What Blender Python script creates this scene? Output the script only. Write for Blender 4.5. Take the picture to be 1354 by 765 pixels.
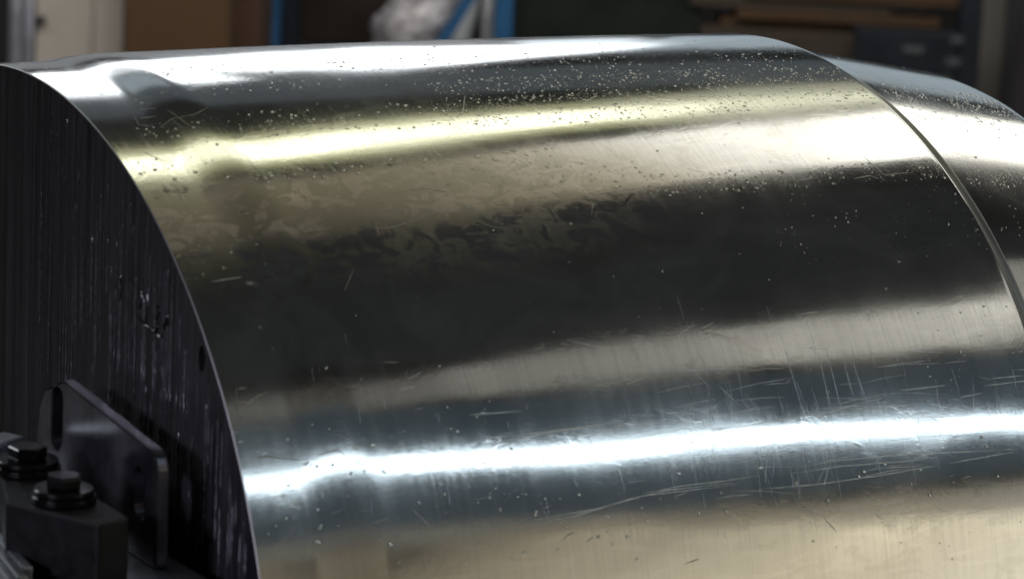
import bpy, bmesh, math, random
from mathutils import Vector, Matrix, noise
R_ = math.radians
rnd = random.Random(7)
scene = bpy.context.scene
for o in list(bpy.data.objects): bpy.data.objects.remove(o)
COL = scene.collection

# ------------------------------------------------------------------ camera
W, H = 1354.0, 765.0                       # photograph size (pixel helper below)
CAM = Vector((-0.6384, -1.4489, 0.5245))
YAW, PITCH, ROLL, FOC = 0.5794, 0.20925, 0.05095, 2.996
FW = Vector((math.sin(YAW)*math.cos(PITCH), math.cos(YAW)*math.cos(PITCH), -math.sin(PITCH)))
_r = FW.cross(Vector((0, 0, 1))).normalized(); _u = _r.cross(FW)
RT = _r*math.cos(ROLL) + _u*math.sin(ROLL)
UP = -_r*math.sin(ROLL) + _u*math.cos(ROLL)
cd = bpy.data.cameras.new('camera'); cam = bpy.data.objects.new('camera', cd); COL.objects.link(cam)
cam.matrix_world = Matrix(((RT.x, UP.x, -FW.x, CAM.x), (RT.y, UP.y, -FW.y, CAM.y), (RT.z, UP.z, -FW.z, CAM.z), (0, 0, 0, 1)))
cd.sensor_width = 36; cd.lens = FOC*36; cd.clip_start = 0.05; cd.clip_end = 200
cd.dof.use_dof = True; cd.dof.focus_distance = 1.72; cd.dof.aperture_fstop = 13
scene.camera = cam

# ------------------------------------------------------------------ world, lamps, exposure
wd = bpy.data.worlds.new('World'); scene.world = wd; wd.use_nodes = True
wd.node_tree.nodes['Background'].inputs[0].default_value = (1.0, 0.99, 0.95, 1)
wd.node_tree.nodes['Background'].inputs[1].default_value = 0.013
scene.view_settings.view_transform = 'Standard'; scene.view_settings.look = 'None'
scene.view_settings.exposure = 0; scene.view_settings.gamma = 1

def strip_lamp(name, D, left, right, xl, xr, col, rad):
    """long area lamp parallel to the roll. left/right = (elevation0, elevation1) in degrees round the roll axis
    (0 = towards the viewer's side, 90 = overhead, 180 = behind), at distance D; rad = radiance"""
    def at(x, e): return Vector((x, -D*math.cos(R_(e)), D*math.sin(R_(e))))
    A = at(xl, sum(left)/2); B = at(xr, sum(right)/2)
    wid = D*R_((abs(left[1]-left[0]) + abs(right[1]-right[0]))/2)
    ld = bpy.data.lights.new(name, 'AREA'); ld.shape = 'RECTANGLE'
    X = (B-A).normalized(); mid = (A+B)/2
    Z = Vector((0, mid.y, mid.z)).normalized(); Z = (Z - X*Z.dot(X)).normalized(); Y = Z.cross(X)
    ld.size = (B-A).length; ld.size_y = wid
    ld.color = col; ld.energy = rad*math.pi*ld.size*wid
    o = bpy.data.objects.new(name, ld); COL.objects.link(o)
    o.matrix_world = Matrix(((X.x, Y.x, Z.x, mid.x), (X.y, Y.y, Z.y, mid.y), (X.z, Y.z, Z.z, mid.z), (0, 0, 0, 1)))
    return o
def graded_lamp(name, D, st, step=0.3):
    """a row of lamps end to end; st = stations (x, elevation0, elevation1, radiance, colour)"""
    for a, c in zip(st, st[1:]):
        n = max(1, round((c[0]-a[0])/step)); mix = lambda p, q, t: p+(q-p)*t
        if abs(a[3]-c[3]) < 0.02: n = 1
        for k in range(n):
            t0, t1, tm = k/n, (k+1)/n, (k+0.5)/n
            strip_lamp(name, D, (mix(a[1], c[1], t0), mix(a[2], c[2], t0)), (mix(a[1], c[1], t1), mix(a[2], c[2], t1)),
                       mix(a[0], c[0], t0), mix(a[0], c[0], t1), tuple(mix(p, q, tm) for p, q in zip(a[4], c[4])), mix(a[3], c[3], tm))
COOL, SKYB, GRN, WARM, CREAM = (0.90, 0.95, 1.0), (0.74, 0.89, 1.0), (1.0, 1.0, 0.76), (1.0, 0.86, 0.60), (1.0, 0.97, 0.87)
graded_lamp('rear_window_light', 6.0, [(2.45, 144.5, 160, 2.2, COOL), (3.0, 145.5, 161.5, 2.4, COOL), (3.7, 152.5, 169, 2.4, COOL), (4.15, 160, 172, 1.6, COOL), (4.6, 158, 174, 0.5, SKYB), (9.0, 148, 168, 0.34, SKYB)])
strip_lamp('plate_edge_fill', 6.0, (144, 157), (144, 157), -2.7, -0.9, COOL, 9.0)  # unseen lamp added to brighten the bracket's top edge
strip_lamp('rear_gap_fill', 6.0, (151, 162), (151, 162), 0.8, 2.42, COOL, 0.85)  # added lamps, upper and lower, lifting the dark gap mirrored at the collar step
strip_lamp('rear_gap_fill', 6.0, (141, 150.5), (141, 150.5), 0.8, 2.42, SKYB, 0.32)
strip_lamp('rear_low_fill', 6.2, (163, 178), (172, 179), 1.0, 4.2, COOL, 0.22)  # dim added lamp for the grey strip along the roll's top outline
graded_lamp('rear_dim_fill', 4.0, [(0.8, 132, 146, 0.08, SKYB), (6.0, 134, 146, 0.08, SKYB)])  # faint added lamp tinting the dark upper band bluish grey
OLIVE = (1.0, 1.0, 0.50)
graded_lamp('tube_light_green', 3.0, [(0.6, 108, 114.0, 1.3, GRN), (1.35, 108.7, 114.8, 1.7, GRN), (1.6, 112.0, 117.8, 2.3, GRN), (2.1, 116.8, 122, 2.0, GRN), (2.6, 120.5, 125, 0.8, GRN), (3.3, 124, 129, 0.3, GRN)])
graded_lamp('olive_edge_fill', 3.06, [(0.6, 104.5, 117.0, 0.28, OLIVE), (1.35, 106, 117.2, 0.32, OLIVE), (1.6, 109.6, 120, 0.36, OLIVE), (2.1, 114.4, 124.6, 0.36, OLIVE), (2.6, 117.2, 128.5, 0.42, GRN), (3.3, 120.8, 134, 0.42, GRN)])  # added lamps behind the tubes, giving the green band olive edges
graded_lamp('ceiling_panel', 3.0, [(0.6, 87, 102, 0.11, WARM), (1.55, 88.5, 103, 0.14, WARM), (2.0, 94, 108.2, 0.32, WARM), (2.4, 97.6, 112.2, 1.1, CREAM), (2.75, 100.3, 116.2, 2.1, CREAM), (3.3, 102.5, 120, 2.6, CREAM)], 0.09)
strip_lamp('neck_fill', 3.0, (116, 138), (121, 143), 3.45, 6.0, CREAM, 2.4)  # separate lamp added so the tapered neck mirrors a white band
graded_lamp('dark_band_fill', 3.4, [(0.3, 58, 90, 0.007, SKYB), (6.0, 60, 95, 0.011, SKYB)])  # very weak added lamp lifting the dark middle band
graded_lamp('grey_band_fill', 3.0, [(0.5, 49.5, 53.5, 0.06, WARM), (1.4, 50, 54, 0.09, CREAM), (2.0, 50.5, 58, 0.28, CREAM), (2.4, 51, 59.5, 0.42, CREAM), (3.1, 49.5, 60.5, 0.75, CREAM), (3.6, 55, 68, 0.6, CREAM), (5.0, 66, 84, 0.4, CREAM)], 0.25)  # added lamp row in place of the surroundings mirrored as the grey band
graded_lamp('front_tube_light', 3.0, [(0.3, 38.3, 40.6, 5.0, SKYB), (1.5, 37.4, 39.8, 5.5, SKYB), (1.9, 35.1, 37.9, 6.0, SKYB), (2.3, 34.5, 37.2, 6.0, SKYB), (3.4, 28.4, 31.1, 5.0, SKYB)], 2.0)
graded_lamp('blue_haze_fill', 3.4, [(0.3, 27, 50, 0.05, (0.5, 0.78, 1.0)), (4.5, 18, 48, 0.05, (0.5, 0.78, 1.0))])  # weak added lamp putting a blue haze around the white streak
LINEN = (1.0, 0.88, 0.64)
graded_lamp('beige_band_fill', 3.0, [(0.3, 6, 24, 0.15, WARM), (1.45, 5, 24, 0.19, WARM), (1.9, 0, 20.5, 0.5, LINEN), (2.4, -7, 16, 0.75, LINEN), (3.4, -18, 11.5, 1.25, (1.0, 0.93, 0.76))], 0.13)  # added lamps in place of the floor and wall mirrored as beige
graded_lamp('beige_edge_fill', 3.02, [(0.3, 24.2, 27.5, 0.08, WARM), (1.45, 24.2, 27, 0.09, WARM), (1.9, 20.7, 24.2, 0.2, LINEN), (2.4, 16.2, 20.5, 0.24, LINEN), (3.4, 11.7, 17.5, 0.36, CREAM)], 0.4)  # weaker added strip softening the beige band's upper edge
hl = bpy.data.lights.new('background_fill', 'AREA'); hl.shape = 'RECTANGLE'; hl.size = 3.0; hl.size_y = 0.5; hl.energy = 36; hl.color = (1.0, 0.96, 0.9)  # unseen lamp added to light the background, turned away from the roll
ho = bpy.data.objects.new('background_fill', hl); COL.objects.link(ho); ho.location = (2.0, 2.6, 1.5)
ho.rotation_euler = (Vector((3.0, 5.0, -0.4)) - ho.location).to_track_quat('-Z', 'Y').to_euler()
el_ = bpy.data.lights.new('end_wall_fill', 'AREA'); el_.shape = 'RECTANGLE'; el_.size = 5.0; el_.size_y = 9.0; el_.color = (1.0, 0.95, 0.86); el_.energy = 0.06*math.pi*45  # dim added lamp in place of the end wall, greying the shoulder crease
eo = bpy.data.objects.new('end_wall_fill', el_); COL.objects.link(eo); eo.location = (11.0, 0.5, 2.2); eo.rotation_euler = (0, R_(90), 0)
sp = bpy.data.lights.new('face_fill_spot', 'SPOT'); sp.energy = 125; sp.color = (0.82, 0.79, 1.0)  # added spot aimed at the right part of the end face
sp.spot_size = R_(11); sp.spot_blend = 1.0; sp.shadow_soft_size = 0.22
so = bpy.data.objects.new('face_fill_spot', sp); COL.objects.link(so); so.location = (-1.7, -0.9, 0.75)
so.rotation_euler = (Vector((0, -0.27, 0.15)) - so.location).to_track_quat('-Z', 'Y').to_euler()

# ------------------------------------------------------------------ helpers
def ray(px, py): return (FW*(FOC*W) + RT*(px-W/2) - UP*(py-H/2)).normalized()
def hit(px, py, ax, v):
    d = ray(px, py); return CAM + d*((v-CAM[ax])/d[ax])
def nodes(name):
    m = bpy.data.materials.new(name); m.use_nodes = True
    nt = m.node_tree; return m, nt, nt.nodes['Principled BSDF']
def link(nt, a, b): nt.links.new(a, b)
def math_node(nt, op, a, b=None):
    n = nt.nodes.new('ShaderNodeMath'); n.operation = op
    for i, v in enumerate((a, b)):
        if v is None: continue
        if isinstance(v, (int, float)): n.inputs[i].default_value = v
        else: link(nt, v, n.inputs[i])
    return n.outputs[0]
def noise_node(nt, vec, scale, detail=3, rough=0.5, dist=0.0):
    n = nt.nodes.new('ShaderNodeTexNoise'); n.inputs['Scale'].default_value = scale
    n.inputs['Detail'].default_value = detail; n.inputs['Roughness'].default_value = rough
    n.inputs['Distortion'].default_value = dist
    if vec is not None: link(nt, vec, n.inputs['Vector'])
    return n.outputs[0]
def vscale(nt, vec, s):
    n = nt.nodes.new('ShaderNodeVectorMath'); n.operation = 'MULTIPLY'; link(nt, vec, n.inputs[0]); n.inputs[1].default_value = s
    return n.outputs[0]
def maprange(nt, v, a, b, c, d, smooth=False):
    n = nt.nodes.new('ShaderNodeMapRange'); link(nt, v, n.inputs[0])
    if smooth: n.interpolation_type = 'SMOOTHSTEP'
    for i, q in enumerate((a, b, c, d)): n.inputs[i+1].default_value = q
    return n.outputs[0]
def mixcol(nt, f, a, b):
    n = nt.nodes.new('ShaderNodeMix'); n.data_type = 'RGBA'; link(nt, f, n.inputs[0])
    for i, v in ((6, a), (7, b)):
        if isinstance(v, tuple): n.inputs[i].default_value = (*v, 1)
        else: link(nt, v, n.inputs[i])
    return n.outputs[2]
def bump(nt, h, dist, prev=None, strength=1.0):
    n = nt.nodes.new('ShaderNodeBump'); n.inputs['Distance'].default_value = dist; n.inputs['Strength'].default_value = strength
    link(nt, h, n.inputs['Height'])
    if prev is not None: link(nt, prev, n.inputs['Normal'])
    return n.outputs[0]

def mat_roll():
    m, nt, b = nodes('ground_steel')
    tc = nt.nodes.new('ShaderNodeTexCoord'); sx = nt.nodes.new('ShaderNodeSeparateXYZ'); link(nt, tc.outputs['Object'], sx.inputs[0])
    ang = math_node(nt, 'ARCTAN2', sx.outputs[2], math_node(nt, 'MULTIPLY', sx.outputs[1], -1.0))
    cv = nt.nodes.new('ShaderNodeCombineXYZ'); link(nt, sx.outputs[0], cv.inputs[0]); link(nt, math_node(nt, 'MULTIPLY', ang, 0.3), cv.inputs[1])
    uv = cv.outputs[0]
    grind = noise_node(nt, vscale(nt, uv, (420, 9, 1)), 1.0, 4, 0.6)
    drag = noise_node(nt, vscale(nt, uv, (26, 130, 1)), 1.0, 4, 0.6, 0.4)
    film = noise_node(nt, vscale(nt, uv, (30, 48, 1)), 1.0, 6, 0.62, 0.8)
    zone = noise_node(nt, vscale(nt, uv, (6, 14, 1)), 1.0, 2, 0.5)
    fmask = math_node(nt, 'MULTIPLY', maprange(nt, film, 0.53, 0.60, 0, 1, True), maprange(nt, zone, 0.38, 0.56, 0, 1, True))
    # an oil smear with its own shape: a long patch on the shoulder side of the barrel
    edge = noise_node(nt, vscale(nt, uv, (18, 30, 1)), 1.0, 4, 0.6)
    pa = math_node(nt, 'MULTIPLY', maprange(nt, ang, 0.76, 0.86, 0, 1, True), maprange(nt, ang, 1.02, 1.10, 1, 0, True))
    pa = math_node(nt, 'MULTIPLY', pa, maprange(nt, sx.outputs[0], 0.18, 0.34, 1, 0, True))
    pn = noise_node(nt, vscale(nt, uv, (60, 90, 1)), 1.0, 5, 0.62, 1.4)
    pmask = math_node(nt, 'MULTIPLY', pa, maprange(nt, math_node(nt, 'ADD', pn, math_node(nt, 'MULTIPLY', edge, 0.4)), 0.66, 0.72, 0, 1, True))
    big = noise_node(nt, vscale(nt, uv, (9, 9, 1)), 1.0, 3, 0.5)
    fine = noise_node(nt, uv, 900, 3, 0.6)
    r = math_node(nt, 'ADD', maprange(nt, big, 0.35, 0.65, 0.085, 0.14), maprange(nt, fmask, 0, 1, 0, 0.018))
    r = math_node(nt, 'ADD', r, maprange(nt, grind, 0.45, 0.75, 0, 0.035))
    r = math_node(nt, 'ADD', r, maprange(nt, pmask, 0, 1, 0, 0.10))
    link(nt, r, b.inputs['Roughness'])
    c = mixcol(nt, fmask, (0.70, 0.70, 0.68), (0.66, 0.655, 0.63))
    c = mixcol(nt, maprange(nt, grind, 0.42, 0.72, 0, 0.22), c, (0.45, 0.45, 0.44))
    c = mixcol(nt, maprange(nt, drag, 0.5, 0.7, 0, 0.5), c, (0.80, 0.80, 0.78))
    c = mixcol(nt, pmask, c, (0.50, 0.50, 0.44))
    link(nt, c, b.inputs['Base Color'])
    cloud = noise_node(nt, vscale(nt, uv, (14, 22, 1)), 1.0, 6, 0.65, 1.2)
    link(nt, maprange(nt, cloud, 0.45, 0.72, 1.0, 0.945), b.inputs['Metallic'])
    wav = noise_node(nt, vscale(nt, uv, (11, 13, 1)), 1.0, 1, 0.4)
    n1 = bump(nt, wav, 0.00035)
    n2 = bump(nt, grind, 0.000003, n1)
    n3 = bump(nt, drag, 0.000012, n2)
    n4 = bump(nt, fmask, 0.000009, n3)
    n5 = bump(nt, fine, 0.000006, n4)
    mot = noise_node(nt, vscale(nt, uv, (150, 190, 1)), 1.0, 4, 0.65, 0.5)
    n6 = bump(nt, maprange(nt, mot, 0.48, 0.7, 0, 1), 0.000004, n5)
    link(nt, n6, b.inputs['Normal'])
    return m
def mat_face(name='oily_steel_face'):
    m, nt, b = nodes(name)
    tc = nt.nodes.new('ShaderNodeTexCoord'); ob = tc.outputs['Object']
    st = noise_node(nt, vscale(nt, ob, (1, 210, 4)), 1.0, 6, 0.7, 0.35)
    bl = noise_node(nt, vscale(nt, ob, (1, 20, 9)), 1.0, 4, 0.6)
    c = mixcol(nt, maprange(nt, st, 0.35, 0.68, 0, 1), (0.018, 0.017, 0.019), (0.15, 0.143, 0.158))
    c = mixcol(nt, maprange(nt, bl, 0.38, 0.62, 0, 0.75), c, (0.05, 0.048, 0.052))
    link(nt, c, b.inputs['Base Color']); b.inputs['Metallic'].default_value = 0.75
    link(nt, maprange(nt, bl, 0.3, 0.7, 0.34, 0.58), b.inputs['Roughness'])
    link(nt, bump(nt, st, 0.0012), b.inputs['Normal'])
    return m
def mat_simple(name, col, rough=0.5, metal=0.0, var=0.25, scale=40, bmp=0.0, stretch=(1, 1, 1), coat=0.0):
    m, nt, b = nodes(name)
    tc = nt.nodes.new('ShaderNodeTexCoord')
    v = vscale(nt, tc.outputs['Object'], stretch)
    n = noise_node(nt, v, scale, 5, 0.6)
    c = mixcol(nt, maprange(nt, n, 0.3, 0.7, 0, 1), tuple(q*(1-var) for q in col), tuple(min(1, q*(1+var)) for q in col))
    link(nt, c, b.inputs['Base Color']); b.inputs['Metallic'].default_value = metal
    link(nt, maprange(nt, n, 0.3, 0.7, rough*0.8, min(1, rough*1.2)), b.inputs['Roughness'])
    b.inputs['Coat Weight'].default_value = coat
    if bmp: link(nt, bump(nt, n, bmp), b.inputs['Normal'])
    return m
def mat_clear(name, col, rough, ior=1.42):
    m, nt, b = nodes(name)
    b.inputs['Base Color'].default_value = (*col, 1); b.inputs['Transmission Weight'].default_value = 1
    b.inputs['Roughness'].default_value = rough; b.inputs['IOR'].default_value = ior
    tc = nt.nodes.new('ShaderNodeTexCoord'); n = noise_node(nt, tc.outputs['Object'], 300, 2)
    link(nt, maprange(nt, n, 0.3, 0.7, rough, rough+0.05), b.inputs['Roughness'])
    return m

M = dict(
    roll=mat_roll(), face=mat_face(),
    drip=mat_simple('oil_drip', (0.34, 0.335, 0.36), 0.2, 0.9, 0.4, 300, 0.0003),
    drop=mat_clear('oil_droplet', (1.0, 0.99, 0.93), 0.02),
    scratch=mat_simple('bright_scratch', (0.86, 0.88, 0.88), 0.42, 1.0, 0.1, 400),
    stain=mat_simple('dried_oil_line', (0.42, 0.40, 0.34), 0.4, 0.9, 0.25, 300),
    plate=mat_simple('blackened_steel_plate', (0.23, 0.225, 0.26), 0.20, 0.92, 0.5, 45, 0.0002),
    block=mat_simple('black_oxide_steel', (0.006, 0.006, 0.007), 0.5, 0.1, 0.4, 120, 0.0002),
    bolt=mat_simple('oiled_bolt_steel', (0.008, 0.0085, 0.008), 0.15, 0.2, 0.3, 200),
    rib=mat_simple('worn_aluminium', (0.42, 0.44, 0.46), 0.35, 0.9, 0.25, 160, 0.0002, (1, 1, 1)),
    shoulder=mat_simple('turned_steel_shoulder', (0.50, 0.49, 0.47), 0.55, 1.0, 0.25, 1, 0.0, (700, 12, 12)),
    hole=mat_simple('hole_black', (0.012, 0.012, 0.012), 0.7, 0, 0.2),
    floor=mat_simple('concrete_floor', (0.16, 0.155, 0.15), 0.7, 0, 0.2, 6, 0.002),
    cast=mat_simple('painted_cast_iron', (0.025, 0.026, 0.03), 0.5, 0, 0.25, 30, 0.0005),
)

def obj(name, me, mat, parent=None, smooth=False, **props):
    if isinstance(me, bmesh.types.BMesh):
        bm = me; me = bpy.data.meshes.new(name); bmesh.ops.recalc_face_normals(bm, faces=bm.faces); bm.to_mesh(me); bm.free()
    o = bpy.data.objects.new(name, me); COL.objects.link(o)
    if mat and not me.materials: me.materials.append(mat)
    if smooth: me.polygons.foreach_set('use_smooth', [True]*len(me.polygons))
    if parent: o.parent = parent
    for k, v in props.items(): o[k] = v
    return o
def thing(name, label, cat, loc=(0, 0, 0), rz=0, group=None):
    o = bpy.data.objects.new(name, None); COL.objects.link(o); o.empty_display_size = 0.05
    o.location = loc; o.rotation_euler.z = rz; o['label'] = label; o['category'] = cat
    if group: o['group'] = group
    return o
def box_bm(x0, x1, y0, y1, z0, z1, bev=0.0, seg=2, bm=None):
    b = bmesh.new()
    r = bmesh.ops.create_cube(b, size=1.0)
    for v in b.verts: v.co = Vector(((x0+x1)/2+v.co.x*(x1-x0), (y0+y1)/2+v.co.y*(y1-y0), (z0+z1)/2+v.co.z*(z1-z0)))
    if bev: bmesh.ops.bevel(b, geom=b.edges[:], offset=bev, segments=seg, affect='EDGES', profile=0.6)
    return b
def poly_prism(outer, holes, to3, h, bev=0.0):
    """flat polygon with holes, extruded by vector h; to3 maps 2-D to 3-D"""
    b = bmesh.new(); edges = []
    for loop in [outer]+holes:
        vs = [b.verts.new(to3(*q)) for q in loop]
        for i in range(len(vs)): edges.append(b.edges.new((vs[i], vs[(i+1) % len(vs)])))
    bmesh.ops.triangle_fill(b, edges=edges, use_beauty=True)
    r = bmesh.ops.extrude_face_region(b, geom=b.faces[:])
    for v in r['geom']:
        if isinstance(v, bmesh.types.BMVert): v.co += h
    bmesh.ops.recalc_face_normals(b, faces=b.faces)
    if bev:
        es = [e for e in b.edges if len(e.link_faces) == 2 and e.calc_face_angle(0) > 1.0]
        bmesh.ops.bevel(b, geom=es, offset=bev, segments=2, affect='EDGES', profile=0.6, clamp_overlap=True)
    return b
def lathe_x(prof, n=512, cap=None):
    me = bpy.data.meshes.new('m'); vs = []; fs = []
    for (x, r) in prof:
        for k in range(n):
            t = 2*math.pi*k/n; vs.append((x, -r*math.cos(t), r*math.sin(t)))
    for i in range(len(prof)-1):
        for k in range(n):
            k2 = (k+1) % n; fs.append((i*n+k, i*n+k2, (i+1)*n+k2, (i+1)*n+k))
    me.from_pydata(vs, [], fs); me.update(); return me

# ------------------------------------------------------------------ the roll
R0, XS0, XS1, XR, XE = 0.2950, 0.030, 0.066, 0.4844, 0.6134
RB, CRN, RN, RE = 0.2998, 0.0016, 0.2912, 0.2729
def barrel_r(x):
    m = (0.0488+XR)/2; h = (XR-0.0488)/2
    return RB - CRN*((x-m)/h)**2
def surf_r(x):
    if x < XS0: return R0
    if x < XS1:
        t = (x-XS0)/(XS1-XS0); s = t*t*(3-2*t); return R0*(1-s) + barrel_r(x)*s
    if x <= XR-0.002: return barrel_r(x)
    if x < 0.496: return RN-0.001
    return RN + (RE-RN)*(x-0.501)/(XE-0.501)
roll = thing('steel_roll', 'large ground steel roll with stepped ends, spotted with oil drops', 'roll', (0, 0, 0))
lin = lambda a, b, n: [a+(b-a)*i/(n-1) for i in range(n)]
prof = [(0.0005, R0), (0.0007, R0), (0.001, R0)] + [(x, R0) for x in lin(0.004, XS0-0.0005, 14)] + [(XS0, R0)]
obj('collar', lathe_x(prof), M['roll'], roll, True, label='narrower collar at the dark end of the roll')
prof = [(x, surf_r(x)) for x in lin(XS0, XS1, 26)] + [(x, surf_r(x)) for x in lin(XS1+0.004, XR-0.0042, 40)]
e = barrel_r(XR)
prof += [(XR-0.0020, e), (XR-0.0013, e-0.0001), (XR-0.0006, e-0.0004), (XR-0.0002, e-0.0007)]
obj('barrel', lathe_x(prof), M['roll'], roll, True, label='wide polished barrel of the roll')
xg = XR+0.0022; rg = e-0.0027
def neck_r(x): return RN+(RE-RN)*(x-0.501)/(XE-0.501)
prof = [(XR-0.0002, e-0.0007), (XR+0.0008, e-0.0017), (xg, rg-0.0001), (xg+0.0016, rg-0.0014), (xg+0.0032, rg-0.0027), (xg+0.005, rg-0.0038), (xg+0.0066, rg-0.0044), (0.4945, neck_r(0.496)+0.0003), (0.496, neck_r(0.496))]
obj('shoulder', lathe_x(prof), M['shoulder'], roll, True, label='matte sloping shoulder between barrel and neck')
prof = [(x, neck_r(x)) for x in lin(0.496, XE-0.003, 24)] + [(XE-0.0012, RE-0.0004), (XE, RE-0.0022), (XE, 0.10), (XE+0.16, 0.10), (XE+0.16, 0.001)]
obj('tapered_neck', lathe_x(prof), M['roll'], roll, True, label='tapering neck behind the groove')
# end face with a round hole near the rim
nseg = 512; rf = R0-0.0004
outer = [(-rf*math.cos(2*math.pi*k/nseg), rf*math.sin(2*math.pi*k/nseg)) for k in range(nseg)]
hc = (-0.2140, 0.1905); hr = 0.0036
hole = [(hc[0]+hr*math.cos(2*math.pi*k/24), hc[1]+1.75*hr*math.sin(2*math.pi*k/24)) for k in range(24)]
b = bmesh.new(); es = []
for lp in (outer, hole):
    vs = [b.verts.new((0, y, z)) for y, z in lp]
    es += [b.edges.new((vs[i], vs[(i+1) % len(vs)])) for i in range(len(vs))]
bmesh.ops.triangle_fill(b, edges=es, use_beauty=True)
face = obj('end_face', b, M['face'], roll, label='dark oily end face with drip marks')
obj('rim', lathe_x([(0.0, R0-0.0004), (0.0005, R0)]), M['shoulder'], face)
b = bmesh.new(); top = [b.verts.new((0, y, z)) for y, z in hole]; bot = [b.verts.new((0.02, y, z)) for y, z in hole]
for i in range(24): b.faces.new((top[i], top[(i+1) % 24], bot[(i+1) % 24], bot[i]))
b.faces.new(bot)
obj('bolt_hole', b, M['hole'], face)

# oil drips running down the end face (real ridges)
def ridge(vs, fs, pts, w, hgt, nrm):
    """half-round ridge along pts on a plane with outward normal nrm; w,h functions of index"""
    base = len(vs); n = len(pts)
    for i, p in enumerate(pts):
        a = pts[max(0, i-1)]; c = pts[min(n-1, i+1)]; t = (c-a).normalized(); s = t.cross(nrm).normalized()
        ww = w(i); hh = hgt(i)
        for q, k in ((-1, 0), (-0.55, 0.75), (0, 1), (0.55, 0.75), (1, 0)): vs.append(p + s*(q*ww) + nrm*(k*hh))
    for i in range(n-1):
        for k in range(4):
            a = base+i*5+k; fs.append((a, a+1, a+6, a+5))
vs, fs = [], []; NX = Vector((-1, 0, 0))
def rim_z(y): return math.sqrt(max(0, (R0-0.004)**2 - y*y))
for i in range(190):
    y = -0.275 + 0.255*rnd.random()
    if rnd.random() < 0.55: y = rnd.gauss(-0.165, 0.05)
    if not -0.279 < y < -0.01: continue
    zt = rim_z(y) - (0.004 + 0.11*rnd.random()**1.5); L = 0.015 + 0.11*rnd.random()**1.4
    if zt - L < -0.02: L = zt + 0.02
    npt = max(4, int(L/0.0025)); ph = rnd.random()*100; wob = 0.0002+0.0003*rnd.random(); w0 = 0.0004+0.0007*rnd.random()**2
    if any(abs(y-hc[0]) < 0.008 and zt-L < hc[1]+0.008 for _ in (0,)): zt = min(zt, hc[1]-0.009); L = min(L, 0.08)
    pts = [Vector((0.0001, y + wob*noise.noise((0, k*0.35, ph)), zt - L*k/(npt-1))) for k in range(npt)]
    wf = lambda k: w0*(0.35+0.9*abs(noise.noise((k*0.6, ph, 0)))*1.6)*(1 if 0 < k < npt-1 else 0.1)
    ridge(vs, fs, pts, wf, lambda k: wf(k)*0.8, NX)
me = bpy.data.meshes.new('oil_drips'); me.from_pydata(vs, [], fs); me.update()
obj('oil_drips', me, M['drip'], face, True, kind='stuff')
# stamped figures on the end face, blurred by oil
def face_pt(px, py): q = hit(px, py, 0, 0.0); q.x = 0.0001; return q
vs, fs = [], []
figs = [[(194, 389), (196, 400), (194, 418), (193, 432)], [(186, 385), (188, 398), (185, 406)],
        [(208, 403), (211, 412), (206, 424), (209, 432), (206, 438)], [(219, 411), (221, 420), (217, 431), (214, 446)], [(222, 424), (217, 436)],
        [(184, 420), (193, 430), (203, 438), (212, 446)], [(159, 360), (161, 378), (158, 400)]]
for f in figs:
    pts = []
    for a, c in zip(f, f[1:]):
        for k in range(5): pts.append(face_pt(a[0]+(c[0]-a[0])*k/5, a[1]+(c[1]-a[1])*k/5))
    pts.append(face_pt(*f[-1]))
    ridge(vs, fs, pts, lambda k: 0.0010*(0.6+0.5*rnd.random()), lambda k: 0.0009*(0.5+0.6*rnd.random()), NX)
me = bpy.data.meshes.new('stamped_marks'); me.from_pydata(vs, [], fs); me.update()
obj('stamped_mark', me, M['bolt'], face, True)

# ---- things lying on the curved surface
def on_roll(x, T, lift=0.0):
    r = surf_r(x)+lift; return Vector((x, -r*math.cos(T), r*math.sin(T)))
def pix_roll(px, py, lift=0.0):
    d = ray(px, py); r = 0.298
    for _ in range(4):
        a = d.y*d.y+d.z*d.z; bq = CAM.y*d.y+CAM.z*d.z; c = CAM.y**2+CAM.z**2-(r+lift)**2; D = bq*bq-a*c
        if D < 0: return None
        P = CAM + d*((-bq-math.sqrt(D))/a); r = surf_r(P.x)
    return P
def radial(P): return Vector((0, P.y, P.z)).normalized()
def dome(vs, fs, P, a, bb, h, rot, seg=8):
    n = radial(P); t = Vector((1, 0, 0)); s = n.cross(t).normalized()
    base = len(vs); rings = ((1.0, -0.15), (0.82, 0.55), (0.45, 0.9))
    for rr, hh in rings:
        for k in range(seg):
            an = 2*math.pi*k/seg; u, v = rr*a*math.cos(an), rr*bb*math.sin(an)
            vs.append(P + t*(u*math.cos(rot)-v*math.sin(rot)) + s*(u*math.sin(rot)+v*math.cos(rot)) + n*(h*hh))
    vs.append(P + n*h); apex = len(vs)-1
    for i in range(2):
        for k in range(seg):
            k2 = (k+1) % seg; fs.append((base+i*seg+k, base+i*seg+k2, base+(i+1)*seg+k2, base+(i+1)*seg+k))
    for k in range(seg): fs.append((base+2*seg+k, base+2*seg+(k+1) % seg, apex))
vs, fs = [], []
zones = [  # (x0,x1, T0,T1 deg, count, size)
    (0.20, 0.61, 66.5, 77, 4600, 0.66), (0.28, 0.61, 54.5, 57.5, 1000, 0.75), (0.34, 0.60, 44, 54, 300, 0.6), (0.46, 0.61, 64, 67, 80, 0.6),
    (0.06, 0.24, 59.5, 62.5, 330, 0.9), (0.02, 0.25, 67, 72, 500, 0.8), (0.03, 0.50, 76, 85, 1100, 0.7), (0.1, 0.3, 55, 60, 300, 0.7),
    (0.0, 0.16, 24, 34, 420, 0.66), (0.0, 0.45, 19, 25, 200, 1.0), (0.0, 0.60, 10, 95, 1200, 0.6), (0.4, 0.6, 28, 40, 200, 0.7),
    (0.0, 0.05, 48, 66, 120, 1.0), (0.0, 0.61, 100, 340, 900, 0.8)]
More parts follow.
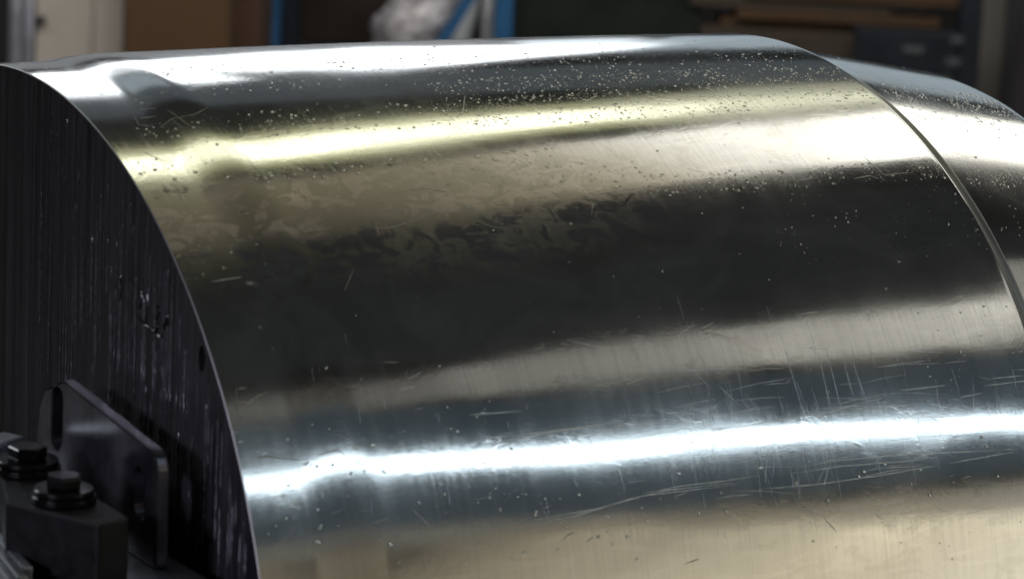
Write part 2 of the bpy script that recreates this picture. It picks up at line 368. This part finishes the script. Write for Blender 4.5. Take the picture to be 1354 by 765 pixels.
for x0, x1, t0, t1, n, sc in zones:
    for _ in range(n):
        x = x0+(x1-x0)*rnd.random(); T = R_(t0+(t1-t0)*rnd.random())
        if XR-0.003 < x < 0.502: continue
        if noise.noise((x*25, T*9, 3)) < -0.05 and rnd.random() < 0.55: continue
        s = sc*0.00062*(0.38+1.5*rnd.random()**4); el = 1.0+0.9*rnd.random()**2
        dome(vs, fs, on_roll(x, T), s*el, s, s*0.52, rnd.random()*0.6-0.3, 7)
me = bpy.data.meshes.new('oil_droplets'); me.from_pydata(vs, [], fs); me.update()
obj('oil_droplets', me, M['drop'], roll, True, kind='stuff')
for px, py, a, bb in [(472, 591, 9, 3.5), (493, 589, 8, 4), (405, 612, 9, 3), (419, 616, 5, 3.5), (341, 597, 4, 3.5), (347, 611, 3.5, 4), (350, 600, 3, 6),
                      (462, 655, 5, 3), (389, 662, 5, 4), (362, 668, 4, 4), (425, 694, 4, 3), (375, 655, 5, 3), (743, 240, 6, 3), (575, 212, 6, 3), (515, 217, 7, 3),
                      (560, 219, 6, 3.5), (680, 199, 6, 3), (366, 178, 6, 4), (287, 191, 4, 5), (218, 246, 6, 4), (208, 262, 6, 4), (1105, 222, 7, 3), (1150, 216, 7, 3), (1215, 222, 8, 3),
                      (1290, 208, 8, 3), (1180, 232, 7, 3), (1030, 226, 6, 3), (432, 487, 5, 4)]:
    P = pix_roll(px, py)
    vs, fs = [], []; k = 0.5/2330
    dome(vs, fs, P, a*k, bb*k*1.1, min(a, bb)*k*0.5, 0.25*rnd.random(), 14)
    me = bpy.data.meshes.new('oil_drop'); me.from_pydata([v-P for v in vs], [], fs); me.update()
    o = obj('oil_drop', me, M['drop'], roll, True); o.location = P

def roll_line(vs, fs, pts, w, h, taper=True):
    P = []
    for a, c in zip(pts, pts[1:]):
        n = max(2, int(math.hypot(c[0]-a[0], c[1]-a[1])/5))
        for k in range(n):
            q = pix_roll(a[0]+(c[0]-a[0])*k/n, a[1]+(c[1]-a[1])*k/n)
            if q: P.append(q)
    q = pix_roll(*pts[-1])
    if q: P.append(q)
    base = len(vs); n = len(P)
    if n < 2: return
    for i, p in enumerate(P):
        t = (P[min(n-1, i+1)]-P[max(0, i-1)]).normalized(); nr = radial(p); s = t.cross(nr).normalized()
        ww = w*(0.7+0.5*rnd.random())*(min(1, 0.25+3*min(i, n-1-i)/n) if taper else 1)
        for q, k in ((-1, -0.3), (-0.4, 1), (0.4, 1), (1, -0.3)): vs.append(p + s*(q*ww) + nr*(k*h))
    for i in range(n-1):
        for k in range(3):
            a = base+i*4+k; fs.append((a, a+1, a+5, a+4))
vs, fs = [], []
scr = [[(940, 566), (985, 563), (1040, 553), (1100, 543), (1180, 522)], [(945, 555), (940, 542)], [(948, 507), (978, 536)], [(985, 520), (1015, 556)], [(980, 528), (1005, 557)],
       [(905, 478), (940, 513)], [(1082, 465), (1098, 540)], [(1092, 458), (1112, 540)], [(1040, 470), (1062, 545)], [(1128, 480), (1150, 540)], [(1115, 476), (1130, 530)],
       [(655, 578), (700, 573), (780, 563), (825, 556)], [(650, 588), (720, 572), (800, 562)], [(770, 577), (830, 559), (842, 556)], [(620, 548), (690, 543)],
       [(690, 694), (760, 682), (830, 660), (880, 648), (978, 637)], [(700, 688), (790, 672), (850, 655), (975, 640)], [(850, 652), (900, 642), (978, 633)],
       [(1003, 646), (1080, 640), (1150, 630), (1200, 623)], [(1050, 618), (1110, 608), (1200, 600), (1340, 594)], [(1045, 626), (1110, 616), (1240, 606)], [(1255, 612), (1340, 597)],
       [(1088, 648), (1097, 612)], [(1080, 640), (1092, 616)], [(540, 668), (572, 698)], [(1160, 628), (1240, 615)], [(1190, 516), (1250, 509)], [(1310, 500), (1354, 496)],
       [(1015, 588), (1012, 640)], [(1270, 525), (1300, 519)], [(1380, 500), (1300, 510)], [(1025, 585), (1022, 632)]]
for s in scr: roll_line(vs, fs, s, 0.00022, 0.00006)
for _ in range(90):      # short random scuffs in the lower, handled part
    px, py = 380+rnd.random()*960, 440+rnd.random()*300
    py -= (px-380)*0.06
    L = 6+rnd.random()*22; an = R_(rnd.choice((-8, -12, -10, 72, 78, 75))+rnd.gauss(0, 8))
    roll_line(vs, fs, [(px, py), (px+L*math.cos(an), py+L*math.sin(an))], 0.00011, 0.00003)
for _ in range(170):      # hairlines round the worn middle of the barrel
    px = rnd.gauss(1060, 130); py = rnd.gauss(555, 60) - (px-1060)*0.07
    if not 700 < px < 1345 or py > 690: continue
    if rnd.random() < 0.55: L, an = 14+rnd.random()*46, R_(74+rnd.gauss(0, 5))
    else: L, an = 20+rnd.random()*90, R_(-8+rnd.gauss(0, 4))
    roll_line(vs, fs, [(px, py), (px+L*0.5*math.cos(an), py+L*0.5*math.sin(an)), (px+L*math.cos(an+0.04), py+L*math.sin(an+0.04))], 0.00007+0.00006*rnd.random(), 0.00002)
me = bpy.data.meshes.new('scratches'); me.from_pydata(vs, [], fs); me.update()
obj('scratches', me, M['scratch'], roll, True, kind='stuff')
vs, fs = [], []
scrawl = [[(178, 155), (184, 165), (200, 167)], [(185, 145), (208, 143)], [(186, 156), (207, 154)], [(221, 145), (240, 158), (255, 170)], [(212, 168), (228, 157), (258, 151), (275, 142)], [(228, 158), (240, 168), (253, 171)],
          [(590, 137), (595, 148), (612, 147), (615, 126)], [(597, 143), (611, 139)], [(313, 514), (326, 512)], [(312, 513), (315, 548), (320, 552)], [(318, 540), (336, 526), (352, 518)], [(314, 530), (332, 533)],
          [(498, 302), (520, 300), (545, 292), (575, 280), (610, 274), (650, 266)], [(497, 299), (500, 309)], [(500, 258), (560, 249), (596, 255), (570, 268), (548, 276)],
          [(228, 256), (248, 255)], [(238, 256), (247, 275)], [(243, 252), (250, 247)], [(199, 256), (208, 252)], [(188, 200), (200, 206), (222, 215)], [(775, 262), (800, 255), (850, 248)], [(770, 252), (784, 270), (782, 284)],
          [(455, 385), (468, 355)], [(330, 605), (355, 603), (375, 606), (405, 608)], [(417, 602), (447, 594), (458, 603)], [(436, 570), (450, 570), (465, 580)], [(1140, 205), (1170, 232), (1200, 228)], [(1130, 236), (1150, 232), (1162, 236)],
          [(1055, 238), (1075, 235)], [(1196, 214), (1222, 222)], [(1238, 224), (1248, 218), (1258, 222)], [(280, 372), (320, 366)], [(742, 715), (752, 706), (760, 704)], [(775, 716), (785, 709)], [(1090, 685), (1106, 702)], [(905, 745), (925, 738)]]
for s in scrawl: roll_line(vs, fs, s, 0.00034, 0.00010)
me = bpy.data.meshes.new('dried_oil_marks'); me.from_pydata(vs, [], fs); me.update()
obj('dried_oil_marks', me, M['stain'], roll, True, kind='stuff')

# ------------------------------------------------------------------ bracket, block and bolts before the end face
PX = -0.030                              # front plane of the slotted plate
def P2(px, py, x=PX): q = hit(px, py, 0, x); return (q.y, q.z)
yl = P2(48, 590)[0]; ztop = P2(85, 503)[1]; yr = P2(214, 680)[0]
yl0 = P2(84, 501)[0]; yr0 = P2(196, 592)[0]
ZPED = 0.098
zr = P2(196, 592)[1]
out = [(yl+0.002, ZPED), (yl, 0.128), (yl-0.003, 0.143), (yl-0.010, 0.154), (yl0, ztop), (yr0, zr)]
for k in range(1, 7):
    a = R_(15*k); rr = 0.012
    out.append((yr0-rr*math.sin(a)*0.8, zr-rr*(1-math.cos(a))))
out.append((yr0-0.0105, ZPED))
def slot(yc, z0, z1, r):
    pts = []
    for k in range(9): a = math.pi*k/8; pts.append((yc+r*math.cos(a), z1-r+r*math.sin(a)))
    for k in range(9): a = math.pi+math.pi*k/8; pts.append((yc+r*math.cos(a), z0+r+r*math.sin(a)))
    return pts
s1 = P2(76, 511); s1b = P2(76, 594); s2 = P2(184, 614); s2b = P2(186, 688)
bracket = thing('slotted_bracket', 'dark steel bracket plate with two slots in front of the end face', 'bracket', (PX, (yl+yr)/2, ZPED))
o = obj('plate', poly_prism(out, [slot(s1[0], s1b[1], s1[1], 0.0060), slot(s2[0], max(s2b[1], ZPED+0.004), s2[1]-0.001, 0.0058)],
        lambda y, z: (PX, y, z), Vector((0.0065, 0, 0)), 0.0019), M['plate'], bracket)
o.location = -bracket.location
o = obj('spacer', box_bm(PX+0.0066, -0.0008, yl-0.040, yl-0.075, ZPED, 0.118, 0.001), M['block'], bracket); o.location = -bracket.location

ZB = 0.130
def pz(px, py, z): q = hit(px, py, 2, z); return (q.x, q.y)
corners = [pz(8, 664, ZB), pz(130, 692, ZB), pz(171, 684, ZB), pz(120, 652, ZB), pz(60, 612, ZB), pz(0, 625, ZB)]
clamp = thing('clamp_block', 'black steel clamp block under the two bolts', 'block', (*corners[1], ZPED))
o = obj('body', poly_prism(corners, [], lambda x, y: (x, y, ZB), Vector((0, 0, ZPED-ZB)), 0.0012), M['block'], clamp); o.location = -clamp.location

def hexbolt(px, py, z, rw, label):
    q = hit(px, py, 2, z); t = thing('hex_bolt', label, 'bolt', q, rnd.random())
    def cyl(r, z0, z1, seg, bev, name, mat):
        b = bmesh.new(); bmesh.ops.create_cone(b, cap_ends=True, segments=seg, radius1=r, radius2=r, depth=z1-z0)
        for v in b.verts: v.co.z += (z0+z1)/2
        es = [e for e in b.edges if abs(e.verts[0].co.z-e.verts[1].co.z) < 1e-6]
        bmesh.ops.bevel(b, geom=es, offset=bev, segments=3, affect='EDGES', profile=0.5)
        return obj(name, b, mat, t)
    cyl(rw*1.0, 0.0, 0.0032, 48, 0.0006, 'washer', M['bolt'])
    cyl(rw*0.93, 0.0033, 0.0062, 48, 0.0008, 'flange', M['bolt'])
    cyl(rw*0.58, 0.0063, 0.0122, 6, 0.0012, 'head', M['bolt'])
    return t
hexbolt(84, 661, ZB+0.0003, 0.0150, 'front hex bolt with washers, nearest the bare corner of the clamp block')
hexbolt(36, 622, ZB+0.0003, 0.0158, 'rear hex bolt with washers, between the front bolt and the slotted bracket')

# pedestal carrying the bracket and block, and the ribbed pad at its side
pc = [pz(-60, 700, ZPED), pz(60, 790, ZPED), pz(190, 752, ZPED), pz(215, 735, ZPED), pz(150, 690, ZPED), pz(-60, 590, ZPED)]
ped = thing('machine_pedestal', 'dark machine pedestal below the clamp block', 'pedestal', (*pc[1], -0.75))
pcs = [(-0.30, -0.42), (-0.012, -0.42), (-0.012, -0.02), (-0.30, -0.02)]
o = obj('column', poly_prism(pcs, [], lambda x, y: (x, y, ZPED-0.0004), Vector((0, 0, -0.75-ZPED+0.0008)), 0.004), M['cast'], ped); o.location = -ped.location
ZR = ZPED+0.010
pad = thing('ribbed_pad', 'pale ribbed metal pad left of the clamp block', 'pad', (*pz(0, 730, ZR), ZPED))
for i in range(4):
    a = pz(-30, 668+i*13, ZR); c = pz(44-i*6, 748+i*14, ZR); d = Vector((c[0]-a[0], c[1]-a[1], 0)).normalized(); s = Vector((d.y, -d.x, 0))
    if s.x > 0: s = -s
    w = 0.0052
    q = [Vector((*a, 0)), Vector((*c, 0)), Vector((*c, 0))+s*w, Vector((*a, 0))+s*w]
    o = obj('rib', poly_prism([(v.x, v.y) for v in q], [], lambda x, y: (x, y, ZR), Vector((0, 0, ZPED-ZR)), 0.0012), M['rib'], pad); o.location = -pad.location
tab = obj('steel_tab', box_bm(-0.012, 0.012, -0.007, 0.007, 0, 0.034, 0.0015), M['rib'])
tab.location = (*pz(-2, 668, ZPED), ZPED); tab.rotation_euler.z = 0.5
tab['label'] = 'small pale steel tab standing beside the rear bolt'; tab['category'] = 'tab'

# saddles that carry the roll, below the picture
for x in (0.12, 0.40):
    b = bmesh.new(); n = 24; rr = barrel_r(x)+0.0006
    top = [(-rr*math.cos(R_(a)), rr*math.sin(R_(a))) for a in lin(-130, -50, n)]
    t2 = [(0.24, -0.75)] + sorted([(-rr*math.cos(R_(a)), rr*math.sin(R_(a))) for a in lin(-130, -50, n)], key=lambda q: -q[0]) + [(-0.24, -0.75)]
    o = obj('roll_saddle', poly_prism(t2, [], lambda y, z: (0, y, z), Vector((0.05, 0, 0))), M['cast'])
    o.location.x = x
    o['label'] = ('dark iron saddle under the collar end of the roll' if x < 0.2 else 'dark iron saddle under the tapered end of the roll'); o['category'] = 'saddle'; o['group'] = 'saddles under the roll'

# ------------------------------------------------------------------ background of the workshop
ZF = -0.75
b = bmesh.new(); bmesh.ops.create_grid(b, x_segments=1, y_segments=1, size=20)
o = obj('floor', b, M['floor'], kind='structure'); o.location.z = ZF
FH = Vector((math.sin(YAW), math.cos(YAW), 0)); RH = Vector((math.cos(YAW), -math.sin(YAW), 0))
def bgx(px, D): return (px-W/2)/(FOC*W)*D*1.02
def bgz(py, D, px=W/2):
    d = ray(px, py); k = D/(d.x*FH.x+d.y*FH.y); return CAM.z + d.z*k
def bgp(px, D, z): q = CAM + FH*D + RH*bgx(px, D); return Vector((q.x, q.y, z))
BG = dict(
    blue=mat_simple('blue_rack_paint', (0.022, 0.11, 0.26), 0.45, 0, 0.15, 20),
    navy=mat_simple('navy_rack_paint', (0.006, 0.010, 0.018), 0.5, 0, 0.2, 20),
    cream=mat_simple('cream_cabinet_paint', (0.58, 0.53, 0.47), 0.5, 0, 0.08, 9),
    card=mat_simple('brown_cardboard', (0.10, 0.053, 0.024), 0.85, 0, 0.15, 12, 0, (6, 6, 1)),
    carddark=mat_simple('dark_cardboard', (0.07, 0.036, 0.02), 0.85, 0, 0.2, 12),
    steel=mat_simple('grey_pole_steel', (0.36, 0.36, 0.42), 0.4, 0.5, 0.15, 20),
    green=mat_simple('dark_green_machine_paint', (0.004, 0.010, 0.006), 0.5, 0, 0.3, 10),
    wood=mat_simple('stacked_timber', (0.07, 0.035, 0.014), 0.7, 0, 0.3, 14, 0, (1, 6, 6)),
    wood2=mat_simple('weathered_timber', (0.05, 0.036, 0.026), 0.75, 0, 0.3, 14, 0, (1, 6, 6)),
    grey=mat_simple('grey_column_paint', (0.17, 0.16, 0.14), 0.6, 0, 0.08, 6),
    dark=mat_simple('dark_cabinet_paint', (0.035, 0.032, 0.035), 0.5, 0, 0.25, 6),
    white=mat_simple('white_sheet', (0.92, 0.94, 0.96), 0.4, 0, 0.05, 8),
    label=mat_simple('pale_label', (0.09, 0.095, 0.105), 0.6, 0, 0.2, 60),
    interior_dark=mat_simple('dark_interior_brown', (0.02, 0.010, 0.006), 0.6, 0, 0.3, 6),
)
def film_mat():
    m, nt, b = nodes('crumpled_plastic_film')
    b.inputs['Base Color'].default_value = (0.42, 0.39, 0.42, 1); b.inputs['Roughness'].default_value = 0.18
    b.inputs['Alpha'].default_value = 0.8; b.inputs['Coat Weight'].default_value = 0.6
    tc = nt.nodes.new('ShaderNodeTexCoord'); n = noise_node(nt, tc.outputs['Object'], 30, 3, 0.5, 1.0)
    link(nt, mixcol(nt, maprange(nt, n, 0.35, 0.65, 0, 1), (0.42, 0.39, 0.42), (0.97, 0.96, 1.0)), b.inputs['Base Color'])
    link(nt, bump(nt, n, 0.03), b.inputs['Normal'])
    return m
BG['film'] = film_mat()
def bg_box(name, mat, px0, px1, D, z0, z1, depth, parent=None, bev=0.004):
    x0, x1 = bgx(px0, D), bgx(px1, D); w = x1-x0
    o = obj(name, box_bm(-w/2, w/2, 0, depth, 0, z1-z0, bev), BG[mat], parent)
    q = CAM + FH*D + RH*((x0+x1)/2)
    o.matrix_basis = Matrix.Translation((q.x, q.y, z0)) @ Matrix.Rotation(-YAW, 4, 'Z')
    return o
def tag(o, label, cat, group=None):
    o['label'] = label; o['category'] = cat
    if group: o['group'] = group
    return o
TOP = 0.10
def pole(px0, px1, D, mat, label):
    r = (bgx(px1, D)-bgx(px0, D))/2; b = bmesh.new()
    bmesh.ops.create_cone(b, cap_ends=True, segments=32, radius1=r, radius2=r, depth=TOP-ZF)
    bmesh.ops.create_cone(b, cap_ends=True, segments=32, radius1=r*2.2, radius2=r*1.4, depth=0.03, matrix=Matrix.Translation((0, 0, -(TOP-ZF)/2+0.015)))
    o = obj('steel_pole', b, BG[mat], None, True); o.location = bgp((px0+px1)/2, D, (TOP+ZF)/2)
    return tag(o, label, 'pole')
pole(5, 22, 6.0, 'steel', 'grey steel pole standing at the far edge of the cream cabinet')
pole(24, 37, 5.6, 'steel', 'slim lavender grey steel pole touching the cream cabinet')
bg_box('dark_filler', 'dark', -60, 40, 6.6, ZF, TOP, 0.4)  # added dark box filling the dark gap around the poles
tag(bpy.data.objects['dark_filler'], 'dark locker behind the two steel poles', 'filler')
cab = thing('cream_cabinet', 'cream painted cabinet beside the cardboard boxes', 'cabinet', bgp(97, 6.3, ZF), -YAW)
w = bgx(156, 6.3)-bgx(39, 6.3)
obj('body', box_bm(-w/2, w/2, 0.012, 0.4, 0, 0.80, 0.004), BG['cream'], cab)
obj('door', box_bm(-w/2+0.002, w*0.14, -0.004, 0.011, 0.02, 0.78, 0.003), BG['cream'], cab)
obj('door', box_bm(w*0.155, w/2-0.002, -0.004, 0.011, 0.02, 0.78, 0.003), BG['cream'], cab)
b = bmesh.new(); bmesh.ops.create_uvsphere(b, u_segments=16, v_segments=10, radius=0.011)
kn = obj('knob', b, BG['dark'], cab, True); kn.location = (-w/2+0.014, -0.014, bgz(26, 6.3, 45)-ZF)
tag(bg_box('cardboard_box', 'card', 155.5, 291, 6.2, ZF, 0.02, 0.35), 'tall brown cardboard box against the cream cabinet', 'box')
tag(bg_box('cardboard_box', 'carddark', 292, 333, 6.3, ZF, 0.0, 0.3), 'narrow dark brown box between cardboard box and blue rack post', 'box')
# rack
rack = thing('storage_rack', 'blue storage rack with posts, holding wrapped goods and timber', 'rack', bgp(800, 6.6, ZF), -YAW)
def rack_part(name, mat, px0, px1, dy0, dy1, z0, z1, bev=0.003, label=None):
    D = 6.6; x0, x1 = bgx(px0, D)-bgx(800, D), bgx(px1, D)-bgx(800, D)
    o = obj(name, box_bm(x0, x1, dy0, dy1, z0-ZF, z1-ZF, bev), BG[mat], rack)
    if label: o['label'] = label
    return o
rack_part('post', 'blue', 333, 357, -0.02, 0.05, ZF, TOP, label='blue rack post beside the narrow dark box')
rack_part('post', 'navy', 358.5, 380, 0.03, 0.12, ZF, TOP, label='dark navy rear rack post')
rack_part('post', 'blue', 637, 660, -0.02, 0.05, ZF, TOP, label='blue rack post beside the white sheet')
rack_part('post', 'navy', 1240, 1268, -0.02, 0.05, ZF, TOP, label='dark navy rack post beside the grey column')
ZS = bgz(80, 6.6, 480); ZT = bgz(52, 6.6, 900)
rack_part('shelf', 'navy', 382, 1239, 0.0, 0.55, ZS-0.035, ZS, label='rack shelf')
# slanting blue brace
a = Vector((bgx(565, 6.6)-bgx(800, 6.6), 0.0, bgz(62, 6.6, 565)-ZF)); c = Vector((bgx(618, 6.6)-bgx(800, 6.6), 0.0, bgz(-30, 6.6, 618)-ZF))
L = (c-a).length; o = obj('brace', box_bm(-0.013, 0.013, -0.012, 0.012, 0, L, 0.002), BG['blue'], rack)
o.location = a + Vector((0, -0.005, 0)); o.rotation_euler = (c-a).to_track_quat('Z', 'Y').to_euler()
# pale labels on the beam
bm_ = rack_part('beam', 'navy', 1105, 1239, -0.03, -0.002, bgz(95, 6.6, 1180), bgz(38, 6.6, 1180), label='dark navy shelf beam')
for px, py, s in ((1180, 62, 13), (1236, 49, 8), (1233, 78, 9)):
    x = bgx(px, 6.6)-bgx(800, 6.6); z = bgz(py, 6.6, px)-ZF; ws = bgx(W/2+s, 6.6)
    obj('label_sticker', box_bm(x-ws, x+ws, -0.0335, -0.0305, z-0.007, z+0.007, 0.0005), BG['label'], bm_)
# things on the rack
tag(bg_box('dark_interior_board', 'interior_dark', 384, 640, 6.86, ZS, TOP, 0.03), 'dark brown board standing in for the dark rack interior, behind the wrapped bundle', 'board')  # dark colour stands for the unlit inside of the rack
tag(bg_box('green_machine', 'green', 662, 905, 6.65, ZS, 0.05, 0.4), 'dark green machine casing on the rack beside the blue post', 'machine')
# plastic wrapped bundle: crumpled leaning sack
def blob(name, mat, pts, depth, D, seed, amp=0.012):
    b = bmesh.new(); cx = sum(p[0] for p in pts)/len(pts); q0 = bgp(cx, D, ZS)
    n = len(pts); rows = []
    for j in range(11):
        t = j/10; rows.append([])
        # outline left/right at this height
        zz = (bgz(-40, D, cx)-ZS)*t
        xl = pts[0][0]+(pts[1][0]-pts[0][0])*t; xr = pts[3][0]+(pts[2][0]-pts[3][0])*t
        xa, xb = bgx(xl, D)-bgx(cx, D), bgx(xr, D)-bgx(cx, D); rad = (xb-xa)/2; mid = (xa+xb)/2
        pinch = 1.0 if 0 < j < 10 else 0.8
        for k in range(28):
            a = 2*math.pi*k/28; w_ = 1+amp/0.03*0.35*noise.noise((math.cos(a)*1.7, math.sin(a)*1.7, t*4+seed))
            rows[-1].append(b.verts.new((mid+rad*pinch*w_*math.cos(a), depth/2+depth/2*pinch*w_*math.sin(a), zz)))
    for j in range(10):
        for k in range(28): b.faces.new((rows[j][k], rows[j][(k+1) % 28], rows[j+1][(k+1) % 28], rows[j+1][k]))
    b.faces.new(rows[0]); b.faces.new(rows[-1])
    o = obj(name, b, BG[mat], None, True); o.location = q0; o.rotation_euler.z = -YAW
    return o
tag(blob('wrapped_bundle', 'film', [(472, 60), (502, -10), (618, -10), (566, 60)], 0.14, 6.63, 1, 0.03), 'bundle wrapped in crumpled clear plastic behind the blue brace', 'bundle')
tag(blob('white_sack', 'white', [(572, 60), (596, -10), (622, -10), (604, 60)], 0.05, 6.7, 5), 'leaning white sack between blue brace and blue post', 'sack')
tag(blob('white_sack', 'white', [(619, 60), (621, -10), (637, -10), (636, 60)], 0.05, 6.7, 8), 'upright white sack touching the blue post', 'sack')
# timber
zc = ZS
planks = [(905, 1130, 'wood2', 0.028+ZT-ZS, 6.62, 'thick weathered grey brown beam at the bottom of the timber stack'),
          (930, 1100, 'wood', 0.020, 6.64, 'short brown plank above the thick weathered beam'),
          (950, 1215, 'wood', 0.022, 6.62, 'long orange brown plank in the middle of the timber stack'),
          (890, 1150, 'wood2', 0.024, 6.63, 'weathered plank second from the top of the timber stack'),
          (960, 1238, 'wood', 0.024, 6.62, 'orange brown plank on top of the timber stack')]
for x0, x1, m_, h, D, lab in planks:
    tag(bg_box('timber_plank', m_, x0, x1, D, zc, zc+h, 0.16, None, 0.002), lab, 'plank', 'planks on the rack'); zc += h+0.0004
tag(bg_box('grey_column', 'grey', 1268.5, 1315, 7.0, ZF, TOP, 0.12), 'pale grey painted column between the rack and the dark cabinet', 'column')
tag(bg_box('dark_cabinet', 'dark', 1317, 1480, 6.8, ZF, TOP, 0.4), 'dark grey cabinet beyond the pale grey column', 'cabinet')
